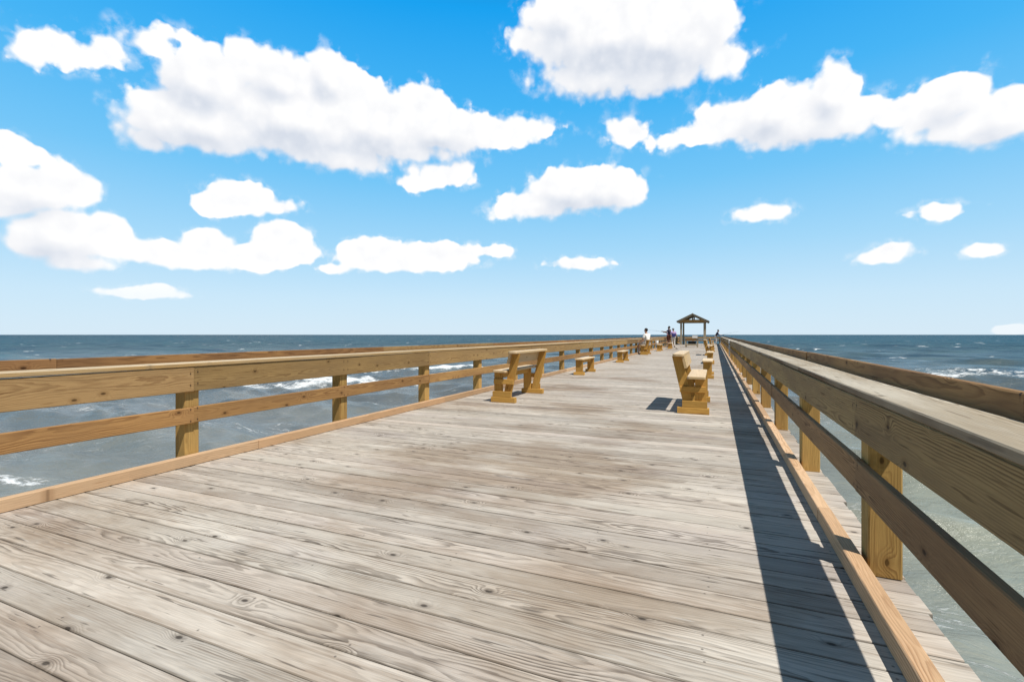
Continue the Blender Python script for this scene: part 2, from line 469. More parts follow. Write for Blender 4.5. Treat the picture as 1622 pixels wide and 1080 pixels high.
def kerb(side, label):
    root = thing('kerb', label, 'kerb', (X_C + side * 2.46, Y0, 0), 0, 'low timber kerbs along the deck edges')
    yb = Y0 - 0.9
    n = 0
    while yb < Y_LAST:
        ye = min(yb + 3.66, Y_LAST)
        m = MB(); jj = random.uniform(-0.004, 0.004)
        m.box(-0.035 + jj, 0.035 + jj, yb + 0.002 - Y0, ye - 0.002 - Y0, 0.003, 0.089, 'y', wide='x', ch=0.004, seg=4)
        m.build('kerb_beam', 'kerb', root)
        yb = ye; n += 1
    return root
kerb(1, 'low tan timber kerb on the deck beside the shaded right railing')
kerb(-1, 'low pinkish timber kerb on the deck in front of the sunlit left railing')

# end railing across the pier head
root = thing('end_railing', 'far railing closing the end of the pier behind the gazebo', 'railing', (X_C, Y_LAST + 0.1, 0))
for px in np.linspace(-2.4, 2.4, 4):
    m = MB(); m.box(px - 0.06, px + 0.06, 0.04, 0.16, 0.004, 0.87, 'z'); m.build('post', 'post', root)
m = MB(); m.box(-2.46, 2.46, 0.0, 0.038, 0.64, 0.86, 'x'); m.build('rail_board', 'rail', root)
m = MB(); m.box(-2.46, 2.46, 0.0, 0.038, 0.35, 0.50, 'x'); m.build('middle_rail', 'mid', root)
m = MB(); m.box(-2.46, 2.46, -0.01, 0.23, 0.874, 0.912, 'x'); m.build('cap_board', 'cap', root)

# ------------------------------------------------------------------ benches
def rounded_plank(m, x0, x1, y0, y1, z0, z1, rad):
    """flat plank along y with rounded corners in plan, built as a prism through its thickness"""
    pts = []
    for cx, cy, a0 in ((x1 - rad, y1 - rad, 0), (x0 + rad, y1 - rad, 90), (x0 + rad, y0 + rad, 180), (x1 - rad, y0 + rad, 270)):
        for k in range(5):
            a = R(a0 + 22.5 * k)
            pts.append((cx + rad * math.cos(a), cy + rad * math.sin(a)))
    base = len(m.v); n = len(pts); rn = random.random()
    yc, xc, zc = (y0 + y1) / 2, (x0 + x1) / 2, (z0 + z1) / 2
    for zz, ins in ((z0, 0.003), (z0 + 0.004, 0), (z1 - 0.006, 0), (z1, 0.005)):
        for (px, py) in pts:
            qx = px + (xc - px) * ins / 0.1; qy = py - math.copysign(ins, py - yc)
            m.v.append(Vector((qx, qy, zz))); m.wl.append((qy - yc, qx - xc, zz - zc)); m.rn.append(rn)
    for s in range(3):
        for i in range(n):
            j = (i + 1) % n; a = base + s * n
            m.f.append((a + i, a + j, a + n + j, a + n + i))
    m.f.append(tuple(base + i for i in reversed(range(n))))
    m.f.append(tuple(base + 3 * n + i for i in range(n)))

def make_backed(label, loc, rz):
    Lb = 1.50
    t = thing('park_bench', label, 'bench', loc, rz, 'benches with slanted backrests')
    for s in (0, 1):
        def yy(a, b):                     # outer side first
            return (a, b) if s == 0 else (Lb - b, Lb - a)
        y0, y1 = yy(-0.008, 0.086)
        m = MB(); m.box(-0.005, 0.435, y0, y1, 0.003, 0.092, 'x', wide='z', ch=0.005); m.build('skid', 'bench', t)
        y0, y1 = yy(0.000, 0.038)
        m = MB(); m.box(0.065, 0.408, y0, y1, 0.095, 0.190, 'x'); m.build('lower_brace', 'bench', t)
        m = MB(); m.box(0.030, 0.385, y0, y1, 0.315, 0.400, 'x'); m.build('upper_brace', 'bench', t)
        y0, y1 = yy(0.0405, 0.0785)
        # slanted rear leg, grain along its length
        m = MB()
        b, tp = Vector((0.158, (y0 + y1) / 2, 0.094)), Vector((-0.012, (y0 + y1) / 2, 0.838))
        Ld = (tp - b).normalized(); Wd = Vector((0, 1, 0)).cross(Ld).normalized()
        ln = (tp - b).length; th = y1 - y0
        sk = -Wd.z / Ld.z
        w, q, ch = 0.068, th / 2, 0.004
        prof = [(-w + ch, -q), (w - ch, -q), (w, -q + ch), (w, q - ch), (w - ch, q), (-w + ch, q), (-w, q - ch), (-w, -q + ch)]
        m.prism(b, Ld, Wd, Ld.cross(Wd), prof, 0, ln, skew0=sk, skew1=sk)
        m.build('rear_leg', 'bench', t)
        m = MB(); m.box(0.240, 0.395, y0, y1, 0.094, 0.512, 'z'); m.build('front_leg', 'bench', t)
    m = MB(); rounded_plank(m, 0.135, 0.385, -0.065, Lb + 0.065, 0.514, 0.552, 0.03); m.build('seat', 'bench_top', t)
    # backrest board on the front face of the rear legs
    m = MB()
    Wd = Vector((-0.017, 0, 0.0744)).normalized(); Td = Vector((0, 1, 0)).cross(Wd)
    c = Vector((0.158, Lb / 2, 0.094)) + Wd * 0.660 + Vector((Wd.z, 0, -Wd.x)) * (0.0665 + 0.020)
    m.board(c, (0, 1, 0), Wd, Td, Lb + 0.04, 0.185, 0.036)
    m.build('backrest', 'bench_top', t)
    m = MB(); rounded_plank(m, -0.068, 0.095, -0.075, Lb + 0.075, 0.840, 0.878, 0.05); m.build('top_board', 'bench_top', t)
    m = MB(); m.box(0.268, 0.306, 0.081, Lb - 0.081, 0.41, 0.511, 'y'); m.build('stretcher', 'bench', t)
    return t

def make_stool(label, loc, rz):
    Lb = 1.42
    t = thing('backless_bench', label, 'bench', loc, rz, 'low benches without a backrest')
    for s in (0, 1):
        def yy(a, b): return (a, b) if s == 0 else (Lb - b, Lb - a)
        y0, y1 = yy(-0.02, 0.075)
        m = MB(); m.box(-0.02, 0.29, y0, y1, 0.003, 0.085, 'x', wide='z'); m.build('skid', 'bench', t)
        y0, y1 = yy(0.01, 0.048)
        m = MB(); m.box(0.025, 0.235, y0, y1, 0.087, 0.432, 'z'); m.build('leg', 'bench', t)
    m = MB(); m.box(0.11, 0.148, 0.05, Lb - 0.05, 0.335, 0.431, 'y'); m.build('stretcher', 'bench', t)
    m = MB(); rounded_plank(m, 0.0, 0.262, -0.05, Lb + 0.05, 0.434, 0.472, 0.025); m.build('seat', 'bench_top', t)
    return t

# right hand row faces +x, left hand row faces -x (turned half round)
gB, gS = 'benches with slanted backrests', 'low benches without a backrest'
bench = make_backed('nearest slanted bench on the right, its shadow falling on the deck', (-0.510, 7.50, 0), 0)
copy_tree(bench, (-3.125, 7.50 + 1.5, 0), math.pi, 'nearest bench on the left, yellow timber, seat facing the sunlit railing', gB)
copy_tree(bench, (-0.52, 28.7, 0), 0, 'second slanted bench on the right, behind two backless benches', gB)
copy_tree(bench, (-3.54, 28.4 + 1.5, 0), math.pi, 'bench on the left where the man in white sits', gB)
copy_tree(bench, (-0.50, 49.0, 0), 0, 'farthest slanted bench on the right, just beside the gazebo', gB)
stool = make_stool('nearest backless bench on the right, straight behind the slanted bench', (-0.315, 13.7, 0), 0)
copy_tree(stool, (-0.31, 20.4, 0), 0, 'second backless bench on the right, half hidden by the nearest one', gS)
copy_tree(stool, (-3.46, 13.45 + 1.42, 0), math.pi, 'first backless bench on the left, casting a shadow by the kerb', gS)
copy_tree(stool, (-3.52, 20.2 + 1.42, 0), math.pi, 'second backless bench on the left, before the seated man', gS)
copy_tree(stool, (-3.50, 35.0 + 1.42, 0), math.pi, 'backless bench on the left with a white bucket on it', gS)
copy_tree(stool, (-3.30, 41.2 + 1.42, 0), math.pi, 'farthest backless bench on the left, next to the anglers', gS)
copy_tree(stool, (-0.30, 35.3, 0), 0, 'third backless bench on the right, beyond the second slanted bench', gS)
copy_tree(stool, (-0.30, 42.0, 0), 0, 'farthest backless bench on the right', gS)

# white bucket standing on a bench
bk = thing('bucket', 'small white bucket standing on a backless bench at left', 'bucket', (-3.78, 35.3, 0.472))
tube_mesh('body', [(0, 0, 0), (0, 0, 0.26)], [0.085, 0.105], 'white', bk, 14)
tube_mesh('lid', [(0, 0, 0.262), (0, 0, 0.285)], [0.112, 0.108], 'white', bk, 14)

# pale pipe rod holder strapped to the right hand railing
rh = thing('rod_holder', 'pale upright pipe strapped to the inner face of the right railing', 'rod holder', (0.622, 24.6, 0.15))
tube_mesh('pipe', [(0, 0, 0), (0, 0, 0.78)], 0.034, 'pvc', rh, 12)
m = MB(); m.box(-0.037, 0.022, -0.04, 0.04, 0.55, 0.585, 'x'); m.build('strap', 'tarp', rh)

# ------------------------------------------------------------------ gazebo
GX, GY = -2.33, 58.2
gz = thing('gazebo', 'open timber gazebo with a pitched roof near the end of the pier', 'gazebo', (GX, GY, 0))
HW, DP, HB = 1.24, 4.6, 2.56
for sx in (-1, 1):
    for yy in (0.0, DP):
        m = MB(); m.box(sx * HW - 0.10, sx * HW + 0.10, yy - 0.10, yy + 0.10, 0.004, HB, 'z', ch=0.01); m.build('post', 'grey', gz)
for yy in (-0.02, DP - 0.02):
    m = MB(); m.box(-HW - 0.13, HW + 0.13, yy - 0.08, yy + 0.12, HB + 0.003, HB + 0.30, 'x'); m.build('beam', 'rail', gz)
for sx in (-1, 1):
    m = MB(); m.box(sx * HW - 0.07, sx * HW + 0.07, 0.12, DP - 0.12, HB + 0.003, HB + 0.26, 'y'); m.build('side_beam', 'grey', gz)
RH = 0.60
ro = HW + 0.46
zr = HB + 0.27 + RH
ze = HB + 0.02
for sx in (-1, 1):
    L = Vector((sx * ro, 0, ze - zr)).normalized()
    ln = Vector((ro, 0, zr - ze)).length
    T = Vector((0, 1, 0)).cross(L) if sx > 0 else L.cross(Vector((0, 1, 0)))
    if T.z < 0: T = -T
    m = MB()
    m.board(Vector((0, DP / 2, zr)) + L * (ln / 2) + T * 0.10, Vector((0, 1, 0)), L, T, DP + 1.0, ln, 0.035)
    m.build('roof', 'roof', gz)
    for yy in (-0.42, DP + 0.42, 0.3, 1.3, 2.3, 3.3):
        m = MB(); m.board(Vector((0, yy, zr)) + L * (ln / 2 + 0.01) + T * 0.005, L, Vector((0, 1, 0)).cross(L), Vector((0, 1, 0)), ln - 0.06, 0.20, 0.05)
        m.build('rafter', 'grey' if yy < 0 or yy > DP else 'roof', gz)
for yy in (0.03, DP - 0.03):
    m = MB(); m.box(-0.07, 0.07, yy - 0.06, yy + 0.06, HB + 0.304, zr - 0.02, 'z'); m.build('king_post', 'roof', gz)
m = MB(); m.box(-0.03, 0.03, -0.5, DP + 0.5, zr + 0.05, zr + 0.16, 'y'); m.build('ridge', 'grey', gz)

# work table in front of the gazebo
tb = thing('work_table', 'grey timber work table with a low shelf in front of the gazebo', 'table', (-1.98, 46.9, 0))
for sx in (-1, 1):
    for yy in (0.0, 0.66):
        m = MB(); m.box(sx * 0.50 - 0.06, sx * 0.50 + 0.06, yy, yy + 0.09, 0.004, 0.80, 'z'); m.build('leg', 'grey', tb)
m = MB()
for k in range(5): m.box(-0.62, 0.62, -0.06 + k * 0.172, 0.106 + k * 0.172, 0.803, 0.841, 'x')
m.build('tabletop', 'cap', tb)
m = MB(); m.box(-0.43, 0.43, -0.03, 0.008, 0.655, 0.795, 'x'); m.build('apron', 'mid', tb)
m = MB()
for k in range(4): m.box(-0.435, 0.435, 0.0 + k * 0.19, 0.18 + k * 0.19, 0.17, 0.21, 'x')
m.build('shelf', 'cap', tb)
m = MB(); m.box(-0.435, 0.435, -0.03, -0.002, 0.15, 0.30, 'x'); m.build('shelf_front', 'grey', tb)
bx = thing('cooler', 'small white cooler box on the work table', 'cooler', (-1.70, 47.25, 0.842))
m = MB(); m.box(-0.22, 0.22, -0.15, 0.15, 0, 0.20, 'x', ch=0.02); m.build('body', 'white', bx)
m = MB(); m.box(-0.23, 0.23, -0.16, 0.16, 0.203, 0.25, 'x', ch=0.012); m.build('lid', 'white', bx)
tub = thing('storage_tub', 'dark plastic tub on the low shelf of the table', 'tub', (-1.95, 47.3, 0.212))
m = MB(); m.box(-0.34, 0.34, -0.22, 0.22, 0, 0.30, 'x', ch=0.02); m.build('body', 'tarp', tub)
m = MB(); m.box(-0.355, 0.355, -0.235, 0.235, 0.303, 0.335, 'x', ch=0.008); m.build('lid', 'tarp', tub)

# ------------------------------------------------------------------ people
def skin_mesh(name, chains, mat, parent=None, sub=2, root=0):
    """chains: list of lists of (point, rx, ry); equal points are welded"""
    bm = bmesh.new()
    lay = bm.verts.layers.skin.verify()
    idx = {}
    first = True
    for ch in chains:
        prev = None
        for (p, rx, ry) in ch:
            key = tuple(round(c, 4) for c in p)
            if key not in idx:
                v = bm.verts.new(p); v[lay].radius = (rx, ry); v[lay].use_root = first
                first = False; idx[key] = v
            v = idx[key]
            if prev is not None and prev is not v and bm.edges.get((prev, v)) is None:
                bm.edges.new((prev, v))
            prev = v
    me = bpy.data.meshes.new(name); bm.to_mesh(me); bm.free()
    o = bpy.data.objects.new(name, me); COL.objects.link(o)
    sk = o.modifiers.new('Skin', 'SKIN'); sk.use_smooth_shade = True
    sb = o.modifiers.new('Sub', 'SUBSURF'); sb.levels = sub; sb.render_levels = sub
    dg = bpy.context.evaluated_depsgraph_get()
    me2 = bpy.data.meshes.new_from_object(o.evaluated_get(dg))
    o.modifiers.clear(); o.data = me2; bpy.data.meshes.remove(me)
    me2.name = name
    me2.materials.clear(); me2.materials.append(M[mat])
    if parent is not None: o.parent = parent
    return o

def ellipsoid(name, c, r, mat, parent, cut=None):
    bm = bmesh.new()
    bmesh.ops.create_uvsphere(bm, u_segments=18, v_segments=12, radius=1)
    for v in bm.verts: v.co = Vector((v.co.x * r[0] + c[0], v.co.y * r[1] + c[1], v.co.z * r[2] + c[2]))
    if cut:
        bmesh.ops.delete(bm, geom=[v for v in bm.verts if cut(v.co)], context='VERTS')
    for f in bm.faces: f.smooth = True
    me = bpy.data.meshes.new(name); bm.to_mesh(me); bm.free(); me.materials.append(M[mat])
    o = bpy.data.objects.new(name, me); COL.objects.link(o); o.parent = parent
    return o

def person(label, loc, rz, hs, J, skin, shirt, legs, hair, cap=None, short_sleeve=True, shorts=False, head_turn=0.0):
    """J: joints in metres for a 1.75 m figure facing local +y"""
    t = thing('person', label, 'person', loc, rz)
    t.scale = (hs, hs, hs)
    P = {k: Vector(v) for k, v in J.items()}
    def mid(a, b, u): return P[a].lerp(P[b], u)
    chains = [[(P['pelvis'], .15, .11), (mid('pelvis', 'chest', .5), .135, .10), (P['chest'], .165, .11), (P['neck'], .06, .06), (P['jaw'], .062, .07), (P['head'], .078, .095), (P['crown'], .055, .065)]]
    for s in 'lr':
        chains.append([(P['chest'], .165, .11), (P['sh' + s], .062, .062), (P['el' + s], .043, .043), (P['wr' + s], .028, .030), (P['hand' + s], .036, .018)])
        hd = (P['hand' + s] - P['wr' + s]).normalized()
        sd = hd.orthogonal().normalized()
        for k, (o_, l_) in enumerate(((-.027, .072), (-.009, .083), (.009, .078), (.027, .06))):
            b0 = P['hand' + s] + sd * o_ + hd * 0.02
            c1 = b0 + hd * l_ * .5; c2 = b0 + hd * l_ * .85 + sd.cross(hd) * 0.025
            chains.append([(P['hand' + s], .036, .018), (b0, .010, .010), (c1, .009, .009), (c2, .007, .007)])
        tb_ = P['hand' + s] - hd * 0.03 + sd * 0.035
        chains.append([(P['hand' + s], .036, .018), (tb_, .011, .011), (tb_ + sd * .02 + hd * .04, .009, .009)])
        chains.append([(P['pelvis'], .15, .11), (P['hip' + s], .085, .088), (P['kn' + s], .057, .058), (P['an' + s], .036, .040), (P['toe' + s], .042, .028)])
    skin_mesh('body', chains, skin, t)
    # face: nose and ears
    hp = P['head']
    f = Vector((math.sin(head_turn), math.cos(head_turn), 0))
    sdv = Vector((f.y, -f.x, 0))
    tube_mesh('nose', [hp + f * .075 + Vector((0, 0, .02)), hp + f * .112 + Vector((0, 0, -.022)), hp + f * .085 + Vector((0, 0, -.032))], [.010, .016, .008], skin, t, 8)
    for s in (-1, 1):
        ellipsoid('ear', hp + sdv * (.082 * s), (.018, .022, .032), skin, t)
        ellipsoid('eye', hp + f * .088 + sdv * (.031 * s) + Vector((0, 0, .018)), (.011, .011, .008), 'hair', t)
    hc = hp + Vector((0, 0, .035)) - f * .014
    hr = ellipsoid('hair', hc, (.090, .106, .098), hair, t,
                   cut=lambda co: (co - hp).dot(f) > .055 and co.z < hp.z + .075 or co.z < hp.z - .035)
    if cap:
        ellipsoid('cap', hp + Vector((0, 0, .062)), (.106, .118, .085), cap, t, cut=lambda co: co.z < hp.z + .045)
        tube_mesh('cap_brim', [hp + f * .10 + Vector((0, 0, .055)) - sdv * .075, hp + f * .165 + Vector((0, 0, .050)), hp + f * .10 + Vector((0, 0, .055)) + sdv * .075], [.012, .016, .012], cap, t, 8)
    # shirt
    ch = [[(P['pelvis'] + Vector((0, 0, -.02)), .168, .130), (mid('pelvis', 'chest', .5), .155, .122), (P['chest'], .197, .148), (mid('chest', 'neck', .72), .095, .090)]]
    u = .62 if short_sleeve else .97
    for s in 'lr':
        if short_sleeve:
            ch.append([(P['chest'], .197, .148), (P['sh' + s], .092, .092), (mid('sh' + s, 'el' + s, .75), .066, .066)])
        else:
            ch.append([(P['chest'], .197, .148), (P['sh' + s], .090, .090), (P['el' + s], .060, .060), (mid('el' + s, 'wr' + s, .9), .045, .045)])
    skin_mesh('shirt', ch, shirt, t)
    # trousers
    ch = []
    for s in 'lr':
        if shorts:
            ch.append([(P['pelvis'] + Vector((0, 0, -.03)), .163, .126), (P['hip' + s], .102, .106), (mid('hip' + s, 'kn' + s, .8), .085, .085)])
        else:
            ch.append([(P['pelvis'] + Vector((0, 0, -.03)), .163, .126), (P['hip' + s], .102, .106), (P['kn' + s], .074, .076), (mid('kn' + s, 'an' + s, .93), .058, .060)])
    skin_mesh('trousers', ch, legs, t)
    for s in 'lr':
        d = (P['toe' + s] - P['an' + s]); d.z = 0; d.normalize()
        skin_mesh('shoe', [[(P['an' + s] + Vector((0, 0, -.035)) - d * .03, .045, .045), (P['an' + s] + Vector((0, 0, -.045)) + d * .07, .047, .034), (P['toe' + s] + d * .05, .042, .026)]], 'shoe', t)
    return t

STAND = dict(pelvis=(0, 0, .96), chest=(0, .01, 1.33), neck=(0, .02, 1.47), jaw=(0, .045, 1.56), head=(0, .04, 1.645), crown=(0, .03, 1.705),
             shl=(-.19, 0, 1.41), ell=(-.24, -.02, 1.12), wrl=(-.25, .10, .90), handl=(-.25, .13, .83),
             shr=(.19, 0, 1.41), elr=(.24, -.02, 1.12), wrr=(.25, .10, .90), handr=(.25, .13, .83),
             hipl=(-.095, 0, .90), knl=(-.105, .03, .50), anl=(-.115, -.01, .09), toel=(-.125, .13, .035),
             hipr=(.095, 0, .90), knr=(.105, .03, .50), anr=(.115, -.01, .09), toer=(.125, .13, .035))
SIT = dict(pelvis=(0, 0, .66), chest=(0, .03, 1.02), neck=(0, .05, 1.165), jaw=(0, .085, 1.25), head=(0, .08, 1.335), crown=(0, .07, 1.395),
           shl=(-.20, .03, 1.10), ell=(-.27, .08, .82), wrl=(-.18, .32, .74), handl=(-.15, .40, .74),
           shr=(.20, .03, 1.10), elr=(.27, .08, .82), wrr=(.18, .32, .74), handr=(.15, .40, .74),
           hipl=(-.10, .05, .645), knl=(-.13, .46, .60), anl=(-.13, .46, .13), toel=(-.14, .60, .045),
           hipr=(.10, .05, .645), knr=(.13, .46, .60), anr=(.13, .46, .13), toer=(.14, .60, .045))
# seated man: faces the sea on the left (local +y -> world -x)
person('man in a white shirt sitting on a left bench, back to the deck', (-3.72, 29.5, -0.06), R(62), 1.10, SIT, 'skin', 'shirt_white', 'trouser_white', 'hair', shorts=True)
# angler holding a rod out to the left
J = dict(STAND)
J.update(ell=(-.36, .18, 1.28), wrl=(-.30, .42, 1.32), handl=(-.28, .50, 1.33), elr=(.22, .20, 1.18), wrr=(.05, .38, 1.24), handr=(-.01, .44, 1.26))
person('tall dark haired angler with arms out holding a rod', (-3.88, 46.6, 0), R(75), 1.10, J, 'skin_tan', 'shirt_dark', 'trouser_red', 'hair', short_sleeve=True, shorts=True)
J = dict(STAND)
J.update(ell=(-.26, .06, 1.13), wrl=(-.16, .26, 1.03), handl=(-.12, .33, 1.02), elr=(.27, -.04, 1.12), wrr=(.26, .12, .92), handr=(.25, .17, .86))
person('person in a lilac shirt, grey cap and pale trousers at the left railing', (-3.50, 46.2, 0), R(25), 0.985, J, 'skin', 'shirt_lilac', 'trouser_white', 'hair', cap='cap_grey')
J = dict(STAND)
person('person in a pink shirt standing behind the tall angler', (-4.03, 47.5, 0), R(60), 0.93, J, 'skin', 'shirt_pink', 'trouser_red', 'hair', shorts=True)
# dark blue shoulder bag worn by the person in lilac
bag = thing('shoulder_bag', 'dark blue bag hanging on the back of the lilac shirt', 'bag', (-3.445, 46.02, 0.98), R(25))
m = MB(); m.box(-0.14, 0.14, -0.065, 0.055, 0.0, 0.28, 'x', ch=0.02); m.build('body', 'bag_blue', bag)
tube_mesh('strap', [(-0.12, 0.0, 0.26), (-0.11, -0.04, 0.40), (-0.05, 0.02, 0.47)], 0.012, 'bag_blue', bag, 8)
# angler at the right hand railing, leaning on it
J = dict(STAND)
J.update(pelvis=(0, -.02, .94), chest=(0, .14, 1.28), neck=(0, .21, 1.41), jaw=(0, .25, 1.49), head=(0, .25, 1.575), crown=(0, .235, 1.635),
         shl=(-.19, .16, 1.35), ell=(-.24, .30, 1.10), wrl=(-.12, .48, 1.04), handl=(-.10, .56, 1.05),
         shr=(.19, .16, 1.35), elr=(.24, .30, 1.10), wrr=(.12, .48, 1.06), handr=(.10, .56, 1.07))
person('angler in a dark shirt and pale trousers leaning on the right railing', (0.10, 60.5, 0), R(-90), 1.03, J, 'skin_tan', 'shirt_dark', 'trouser_grey', 'hair', short_sleeve=False)

def rod(label, a, b, mat='rod'):
    a, b = Vector(a), Vector(b)
    t = thing('fishing_rod', label, 'fishing rod', a)
    d = b - a
    tube_mesh('blank', [d * u + Vector((0, 0, -0.10 * u * u)) for u in (0, .2, .4, .6, .8, 1)], [.012, .010, .008, .006, .004, .003], mat, t, 8)
    tube_mesh('grip', [d * -0.02, d * 0.13], .018, 'trouser_dark', t, 8)
    tube_mesh('reel', [d * .14 + Vector((0, 0, -.03)), d * .14 + Vector((0, .05, -.07))], .032, 'tarp', t, 10)
    return t
rod('rod held out to the left by the tall angler', (-4.12, 46.65, 1.36), (-6.1, 47.6, 1.72))
rod('rod held out over the right railing', (0.62, 60.45, 1.10), (2.6, 61.6, 1.62))
rod('rod leaning from the deck onto the farthest left bench', (-2.75, 40.2, 0.02), (-3.55, 41.9, 0.62))

# ------------------------------------------------------------------ the sea
def sea():
    rng = np.random.RandomState(5)
    yaw = R(YAW)
    # polar sheet: fine towards the photographed side, coarse behind
    dense = np.linspace(-62, 62, 1150)
    coarse = np.linspace(62, 298, 90)[1:-1]
    ang = np.concatenate([dense, coarse])
    th = np.radians(ang)
    r = np.concatenate([np.array([0.0, 1.5, 3.0]), np.geomspace(4.0, 900, 620), np.geomspace(950, 40000, 40)])
    A, RR = np.meshgrid(th, r)
    # angle measured from the view axis, clockwise
    X = RR * np.sin(A - yaw)
    Y = RR * np.cos(A - yaw)
    na, nr = len(ang), len(r)
    # swell and chop
    Z = np.zeros_like(X); DX = np.zeros_like(X); DY = np.zeros_like(X)
    main = math.radians(-104)              # waves run towards the shore behind the camera
    comps = []
    for lam, amp, spread, n in ((24, .13, .16, 6), (13, .12, .28, 9), (7, .080, .45, 12), (3.6, .040, .6, 16), (1.9, .0095, .8, 18), (1.0, .0045, 1.0, 16)):
        for _ in range(n):
            l = lam * rng.uniform(.72, 1.35)
            d = main + rng.normal(0, spread)
            comps.append((2 * math.pi / l, d, amp * rng.uniform(.5, 1.2), rng.uniform(0, 6.28), l))
    spacing = np.maximum(RR * 0.0019, RR * 0.0088)
    for (kk, d, a, p, l) in comps:
        fade = np.clip((l / (spacing * 3.0 + 1e-6) - 0.6) / 1.2, 0, 1)
        ph = kk * (X * math.cos(d) + Y * math.sin(d)) + p
        Z += fade * a * np.sin(ph)
        q = 0.75 * a * fade
        DX += q * math.cos(d) * np.cos(ph); DY += q * math.sin(d) * np.cos(ph)
    # breakers: long crests lifting and foaming, (x, y, half length, half width, height, strength)
    foam = np.zeros_like(X)
    hb = math.radians(11)                 # direction of the crest lines
    ex, ey = math.cos(hb), math.sin(hb)
    cy, sy = math.cos(yaw), math.sin(yaw)
    def from_view(d, right): return (d * -sy + right * cy, d * cy + right * sy)
    for (d, rt, hl, hw, h, s) in ((57, -33, 14, 3.0, .30, 1.15), (62, -23, 9, 2.6, .35, 1.2), (84, -13, 7.5, 4.0, .85, 1.5), (77, -26, 12, 3.2, .55, .7), (57, -9, 3.2, 1.0, .3, 1.1),
                                  (95, -48, 16, 3.5, .4, .5), (20.6, -21.5, 2.8, .9, .05, .62), (62, 62, 17, 4.5, .4, .95), (75, 74, 20, 4, .4, .6),
                                  (45, -14, 6, .8, .15, .35), (44, -31, 8, 1.0, .15, .35), (120, -20, 14, 3, .5, .7), (150, 80, 25, 3, .4, .45), (33, -19, 6, .8, .1, .3), (36, -36, 7, 1., .1, .4),
                                  (52, 44, 10, 1.6, .2, .4), (38, 30, 9, 1.2, .15, .3), (130, -70, 20, 3, .4, .5), (180, -60, 16, 3, .4, .5), (105, 5, 10, 2, .3, .4)):
        x0, y0 = from_view(d, rt)
        a = (X - x0) * ex + (Y - y0) * ey
        b = -(X - x0) * ey + (Y - y0) * ex
        b = b + 0.9 * np.sin(a * .33 + d) + .4 * np.sin(a * .9 + rt)
        env = np.exp(-(a / hl) ** 4)
        front = np.where(b < 0, np.exp(-(b / (hw * .35)) ** 2), np.exp(-(b / hw) ** 2))
        Z += h * env * np.exp(-(b / (hw * .8)) ** 2)
        foam = np.maximum(foam, s * env * front)
    # wispy drifting foam streaks on the near right hand water
    X = X + DX; Y = Y + DY
    co = np.stack([X, Y, Z + SEA], -1).reshape(-1, 3)
    i = np.arange(nr - 1)[:, None] * na + np.arange(na)[None, :]
    j = np.arange(nr - 1)[:, None] * na + (np.arange(na)[None, :] + 1) % na
    f = np.stack([i, j, j + na, i + na], -1).reshape(-1, 4)
    me = bpy.data.meshes.new('sea')
    me.vertices.add(len(co)); me.vertices.foreach_set('co', co.astype(np.float32).ravel())
    me.loops.add(f.size); me.loops.foreach_set('vertex_index', f[:, ::-1].astype(np.int32).ravel())
    me.polygons.add(len(f)); me.polygons.foreach_set('loop_start', np.arange(0, f.size, 4, dtype=np.int32))
    me.polygons.foreach_set('use_smooth', np.ones(len(f), dtype=bool))
    at = me.attributes.new('foam', 'FLOAT', 'POINT')
    at.data.foreach_set('value', foam.astype(np.float32).ravel())
    me.update(calc_edges=True); me.validate()
    o = bpy.data.objects.new('sea', me); COL.objects.link(o)
    o['kind'] = 'structure'
    # material
    m, t, bsdf = new_mat('sea water')
    pos = t.node('ShaderNodeNewGeometry').outputs['Position']
    px, py, pz = t.sep(pos)
    fm = t.attr('foam').outputs['Fac']
    dist = t.vmath('LENGTH', t.xyz(px, py, 0))
    ca, sa = math.cos(hb), math.sin(hb)
    al = t.math('ADD', t.math('MULTIPLY', px, ca), t.math('MULTIPLY', py, sa))
    ac = t.math('SUBTRACT', t.math('MULTIPLY', py, ca), t.math('MULTIPLY', px, sa))
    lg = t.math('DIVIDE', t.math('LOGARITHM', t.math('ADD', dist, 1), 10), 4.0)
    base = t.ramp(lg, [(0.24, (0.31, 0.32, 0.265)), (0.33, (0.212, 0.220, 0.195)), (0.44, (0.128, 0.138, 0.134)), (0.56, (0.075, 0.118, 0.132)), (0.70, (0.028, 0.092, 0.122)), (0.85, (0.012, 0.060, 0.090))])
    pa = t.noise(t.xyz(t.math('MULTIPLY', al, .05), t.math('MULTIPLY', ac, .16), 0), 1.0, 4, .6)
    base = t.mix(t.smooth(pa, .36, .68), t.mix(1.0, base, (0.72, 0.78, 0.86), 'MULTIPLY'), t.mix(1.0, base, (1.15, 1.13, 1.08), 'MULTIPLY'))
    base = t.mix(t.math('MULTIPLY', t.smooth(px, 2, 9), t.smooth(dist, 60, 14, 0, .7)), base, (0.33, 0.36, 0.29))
    # far water: wind lines
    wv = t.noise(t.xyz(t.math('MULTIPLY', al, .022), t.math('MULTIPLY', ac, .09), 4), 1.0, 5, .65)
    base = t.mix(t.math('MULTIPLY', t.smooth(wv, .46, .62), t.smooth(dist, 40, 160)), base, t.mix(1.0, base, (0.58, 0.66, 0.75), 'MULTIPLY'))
    # foam from the breakers
    n1 = t.noise(t.xyz(t.math('MULTIPLY', al, .55), t.math('MULTIPLY', ac, .9), 0), 1.0, 7, .68, .6)
    n3 = t.noise(t.xyz(t.math('MULTIPLY', al, 1.6), t.math('MULTIPLY', ac, 3.2), 5), 1.0, 6, .7, .4)
    ff = t.smooth(t.math('ADD', t.math('MULTIPLY', fm, .62), t.math('ADD', t.math('MULTIPLY_ADD', n1, 2.4, -1.35), t.math('MULTIPLY_ADD', n3, 1.6, -.80))), .05, .55)
